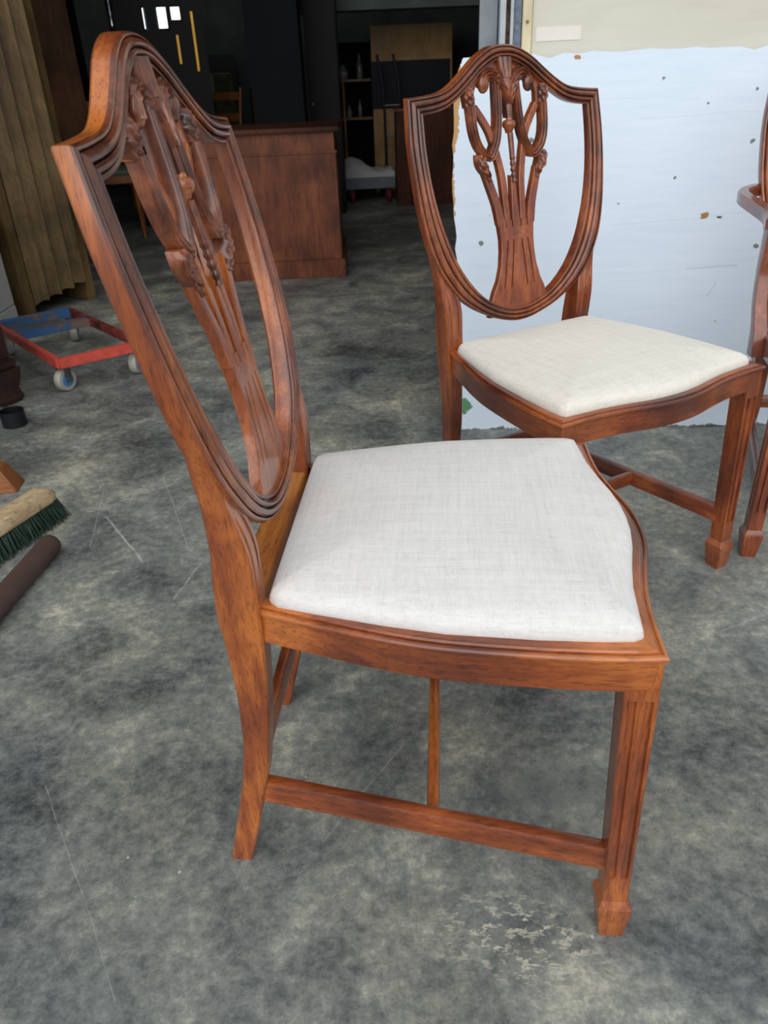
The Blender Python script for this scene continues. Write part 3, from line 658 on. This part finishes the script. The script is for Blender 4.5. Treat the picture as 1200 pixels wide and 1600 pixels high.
# sack truck
tr = thing('sack_truck', 'black sack truck with two curved handles standing behind the low brown cabinet', 'sack truck', (.235, 7.59, 0), 0)
MBK = plain('black_tube', S(38, 40, 44), .5, .3, .1)
for dx in (-.075, .065):
    MB().tube(catmull([(dx, .03, .10), (dx, .0, .5), (dx - .005, -.02, .78), (dx - .02, -.02, .95), (dx - .055, -.01, 1.13)], 20), .012, 10).build('rail', MBK, tr, 50)
for z in (.25, .5, .745): MB().tube([(-.08, -.018 if z > .6 else .005, z), (.07, -.018 if z > .6 else .005, z)], .009, 8).build('crossbar', MZN, tr, 50)
MB().box(-.13, .12, -.11, .0, .012, .02).build('toe_plate', MBK, tr, smooth=0)
for dx in (-.115, .105): MB().lathe([(.02, -.018), (.085, -.018), (.09, -.01), (.09, .01), (.085, .018), (.02, .018)], (dx, .07, .09), 20, 'x').build('wheel', MBK, tr, 40)
# open shelf unit with small objects
MSH = wood('shelf_oak', S(150, 104, 52), S(118, 78, 38), S(80, 52, 26), 'x', .5, .1)
su = thing('shelf_unit', 'open dark shelf unit with two oak shelves beyond the desk', 'shelf', (-.42, 7.95, 0), 0)
MSD = plain('stained_black', S(22, 17, 14), .8, 0, .2, 9, 0, .15)
MB().box(0, .03, 0, .30, 0, 1.25).build('side', MSD, su, smooth=0); MB().box(.14 + .33, .50, 0, .30, 0, 1.25).build('side', MSD, su, smooth=0)
MB().box(.03, .47, .28, .30, 0, 1.25).build('back', MSD, su, smooth=0); MB().box(.205, .225, -.006, .01, .0, 1.0).build('upright', MSH, su, smooth=0)
for z in (.06, .645, .955): MB().box(.03, .47, 0, .28, z - .02, z).build('shelf', MSH, su, smooth=0)
MGL = plain('green_grey_glass', S(112, 124, 120), .15, 0, .1, 6, .4)
for x, y, z, h, r, lab in [(-.20, 8.02, .955, .12, .045, 'pale round jar on the upper oak shelf'), (-.05, 8.04, .955, .20, .03, 'tall slim bottle on the upper oak shelf'), (-.06, 8.0, .645, .14, .02, 'small glass decanter on the lower oak shelf'), (-.16, 8.0, .645, .10, .025, 'squat glass tumbler on the lower oak shelf')]:
    o = MB().lathe([(r * .8, 0), (r, h * .1), (r, h * .55), (r * .45, h * .75), (r * .4, h * .95), (r * .5, h)], (0, 0, 0), 16).build('glass_vessel', MGL, smooth=50, loc=(x, y, z)); tag(o, lab, 'glass', 'glass vessels on the shelf unit')
# dark column and tall black cabinet
struct('trim_5', MB().box(-.80, -.44, 0, .30, 0, 3.2), plain('navy_steel', S(20, 25, 30), .7, 0, .12, 3, 0, .15), 'dark blue grey steel column behind the desk', 'column', smooth=0, loc=(0, 6.1, 0))
bkc = thing('black_cabinet', 'tall narrow black cabinet between the column and the shelf unit', 'cabinet', (-.44, 6.62, 0), 0)
MBC = plain('black_lacquer', S(12, 13, 15), .5, 0, .15, 4, 0, .2)
MB().box(0, .24, .02, .40, .06, 1.9).build('body', MBC, bkc, bevel=.003); MB().box(.006, .234, 0, .02, .07, 1.88).build('door', MBC, bkc, bevel=.003)
MB().box(.0, .24, .03, .40, 0, .06).build('plinth', MBC, bkc, smooth=0); MB().lathe([(.004, -.02), (.009, -.018), (.009, -.01), (.004, 0)], (.03, 0, .8), 12, 'y').build('knob', MZN, bkc, 50)
# overhead beam and ducts
struct('trim_6', MB().box(-.5, 4.0, 0, .25, 1.42, 1.9), plain('green_grey_beam', S(96, 108, 104), .7, 0, .15, 3), 'grey green beam spanning the store above the plywood panel', 'beam', smooth=0, loc=(0, 7.05, 0), rotz=math.radians(1))
struct('wall_inner', MB().box(-2.95, 5, 0, .1, 0, 3.2), plain('grey_block', S(92, 100, 98), .9, 0, .15, 3), 'grey inner wall behind the shelves and pictures', 'wall', smooth=0, loc=(0, 9.4, 0))
# dark wardrobe behind the ribbed cabinet
wd = thing('dark_wardrobe', 'tall dark brown wardrobe with a panelled door behind the ribbed cabinet', 'wardrobe', (-2.39, 4.76, 0), math.radians(24))
MWD = wood('wardrobe_veneer', S(96, 62, 32), S(74, 46, 24), S(44, 28, 16), 'z', .6, 0, .5, 3, .2)
MB().box(0, .82, .02, .50, .10, 1.95).build('body', MWD, wd, bevel=.003); MB().box(-.01, .83, .0, .51, 0, .10).build('plinth', MDK, wd, bevel=.003)
MB().box(.02, .405, 0, .02, .12, 1.93).build('door', MWD, wd, bevel=.004); MB().box(.415, .80, 0, .02, .12, 1.93).build('door', MWD, wd, bevel=.004); MB().box(-.03, .85, -.03, .53, 1.95, 2.02).build('cornice', MDK, wd, bevel=.01)
# black lacquer mirror cabinet with gilt strips
mc = thing('mirror_cabinet', 'shiny black display cabinet with small mirror panes and gilt strips', 'cabinet', (-1.80, 6.42, 0), math.radians(10))
MGD = plain('gilt', S(196, 150, 62), .35, .8, .1); MMI = plain('mirror_glass', (.85, .9, .93, 1), .06, 1.0, .02)
MB().box(0, .66, .0, .40, 0, 1.78).build('body', MBC, mc, bevel=.004)
for x, z0, z1 in [(.235, 1.31, 1.46), (.335, 1.31, 1.46), (.43, 1.36, 1.46)]:
    w0 = .085 if x > .3 else .03
    MB().loft([[(x, -.002, z0), (x + w0, -.002, z0), (x + w0, -.002, z1), (x, -.002, z1)], [(x + .012, -.016, z0 + .012), (x + w0 - .012, -.016, z0 + .012), (x + w0 - .012, -.016, z1 - .012), (x + .012, -.016, z1 - .012)]]).build('mirror_pane', MMI, mc, 0)
for x, z0, z1 in [(.455, 1.10, 1.28), (.575, 1.05, 1.42)]: MB().box(x, x + .016, -.010, 0, z0, z1).build('gilt_strip', MGD, mc, smooth=0)
MB().lathe([(.02, 0), (.03, .01), (.012, .03), (.01, .12), (.016, .14), (.01, .16), (.022, .19), (.024, .22)], (.03, -.06, 1.28), 16).build('glass_finial', MMI, mc, 50)
MB().box(.0, .12, -.10, 0, 1.255, 1.28).build('bracket', MBC, mc, smooth=0)
# pictures leaning by the inner wall
MFR = plain('dark_frame', S(40, 28, 22), .5, 0, .1); MPC = plain('cream_mount', S(170, 168, 140), .8, 0, .12, 8); MGN = plain('olive_print', S(96, 100, 60), .8, 0, .3, 14)
pf = thing('framed_picture', 'dark framed picture with a cream mount leaning on the inner wall', 'picture', (-1.98, 9.0, 0), 0)
MB().box(0, .66, 0, .03, 0, 1.22).build('frame', MFR, pf, bevel=.004); MB().box(.20, .60, -.004, 0, .88, 1.06).build('mount', MPC, pf, smooth=0); MB().box(.42, .62, -.006, 0, .50, 1.05).build('print', MGN, pf, smooth=0)
pf2 = thing('framed_picture', 'plain brown framed panel leaning on the inner wall by the column', 'picture', (-1.22, 9.1, 0), 0)
MB().box(0, .36, 0, .03, 0, .92).build('frame', MDB, pf2, bevel=.004); MB().box(.03, .33, -.004, 0, .05, .88).build('panel', MDB, pf2, smooth=0)
# old chairs and a table among the stock
MCH = wood('golden_beech', S(170, 110, 54), S(146, 88, 42), S(110, 62, 30), 'z', .45, .2)
MGS = plain('green_velvet', S(106, 122, 100), .9, 0, .1, 12)
def simple_chair(label, loc, rotz, hback, seat_mat, group='plain wooden chairs in the store'):
    c = thing('wooden_chair', label, 'chair', loc, rotz, group)
    for sx in (-1, 1):
        MB().tube(catmull([(sx * .19, .19, 0), (sx * .185, .20, .15), (sx * .18, .215, .42)], 10), [.013] * 5 + [.016] * 6, 8).build('leg', MCH, c, 50)
        MB().tube(catmull([(sx * .17, -.24, 0), (sx * .17, -.19, .25), (sx * .17, -.19, .45), (sx * .175, -.22, .7), (sx * .18, -.27, hback)], 20), .015, 8).build('leg', MCH, c, 50)
        MB().bar((sx * .175, -.19, .405), (sx * .18, .215, .405), .02, .05).build('rail', MCH, c, 30)
        MB().bar((sx * .17, -.19, .2), (sx * .185, .20, .2), .014, .02).build('stretcher', MCH, c, 30)
    MB().bar((-.18, .215, .405), (.18, .215, .405), .02, .05).build('rail', MCH, c, 30); MB().bar((-.17, -.19, .405), (.17, -.19, .405), .02, .05).build('rail', MCH, c, 30)
    for z in (hback - .06, hback - .22): MB().bar((-.175, -.215 - .05 * (z - .62), z), (.175, -.215 - .05 * (z - .62), z), .014, .06).build('back_slat', MCH, c, 30)
    s = MB(); rings = []
    for e, z in [(.01, .43), (0, .445), (.004, .462), (.02, .472), (.08, .478)]:
        rings.append([(-.19 + e, -.18 + e, z), (.19 - e, -.18 + e, z), (.205 - e, .225 - e, z), (-.205 + e, .225 - e, z)])
    s.loft(rings).build('seat', seat_mat, c, 40); return c
simple_chair('plain beech chair with a green padded seat beyond the desk', (-1.885, 6.02, 0), math.radians(192), .92, MGS)
simple_chair('plain beech chair standing behind the desk near the framed pictures', (-1.33, 7.25, 0), math.radians(160), .93, MDB)
tb = thing('dark_table', 'dark wooden table with turned legs beside the wardrobe', 'table', (-2.45, 7.6, 0), 0)
MB().box(-.42, .42, -.35, .35, .73, .755).build('tabletop', MDB, tb, bevel=.004)
MB().box(-.38, .38, -.31, .31, .64, .73).build('apron', MDB, tb, smooth=0)
for sx in (-1, 1):
    for sy in (-1, 1): MB().lathe([(.02, 0), (.026, .05), (.018, .1), (.028, .3), (.034, .5), (.024, .58), (.036, .62), (.036, .66)], (sx * .35, sy * .28, 0), 14).build('leg', MCH, tb, 50)
cs = MB().lathe([(.035, 0), (.036, .008), (.010, .018), (.008, .09), (.014, .10), (.008, .115), (.004, .19), (0, .2)], (0, 0, 0), 16).build('candlestick', plain('silver_plate', S(190, 190, 190), .25, .9, .05), smooth=50, loc=(-2.62, 7.65, .755))
tag(cs, 'small silver candlestick standing on the dark table', 'candlestick')
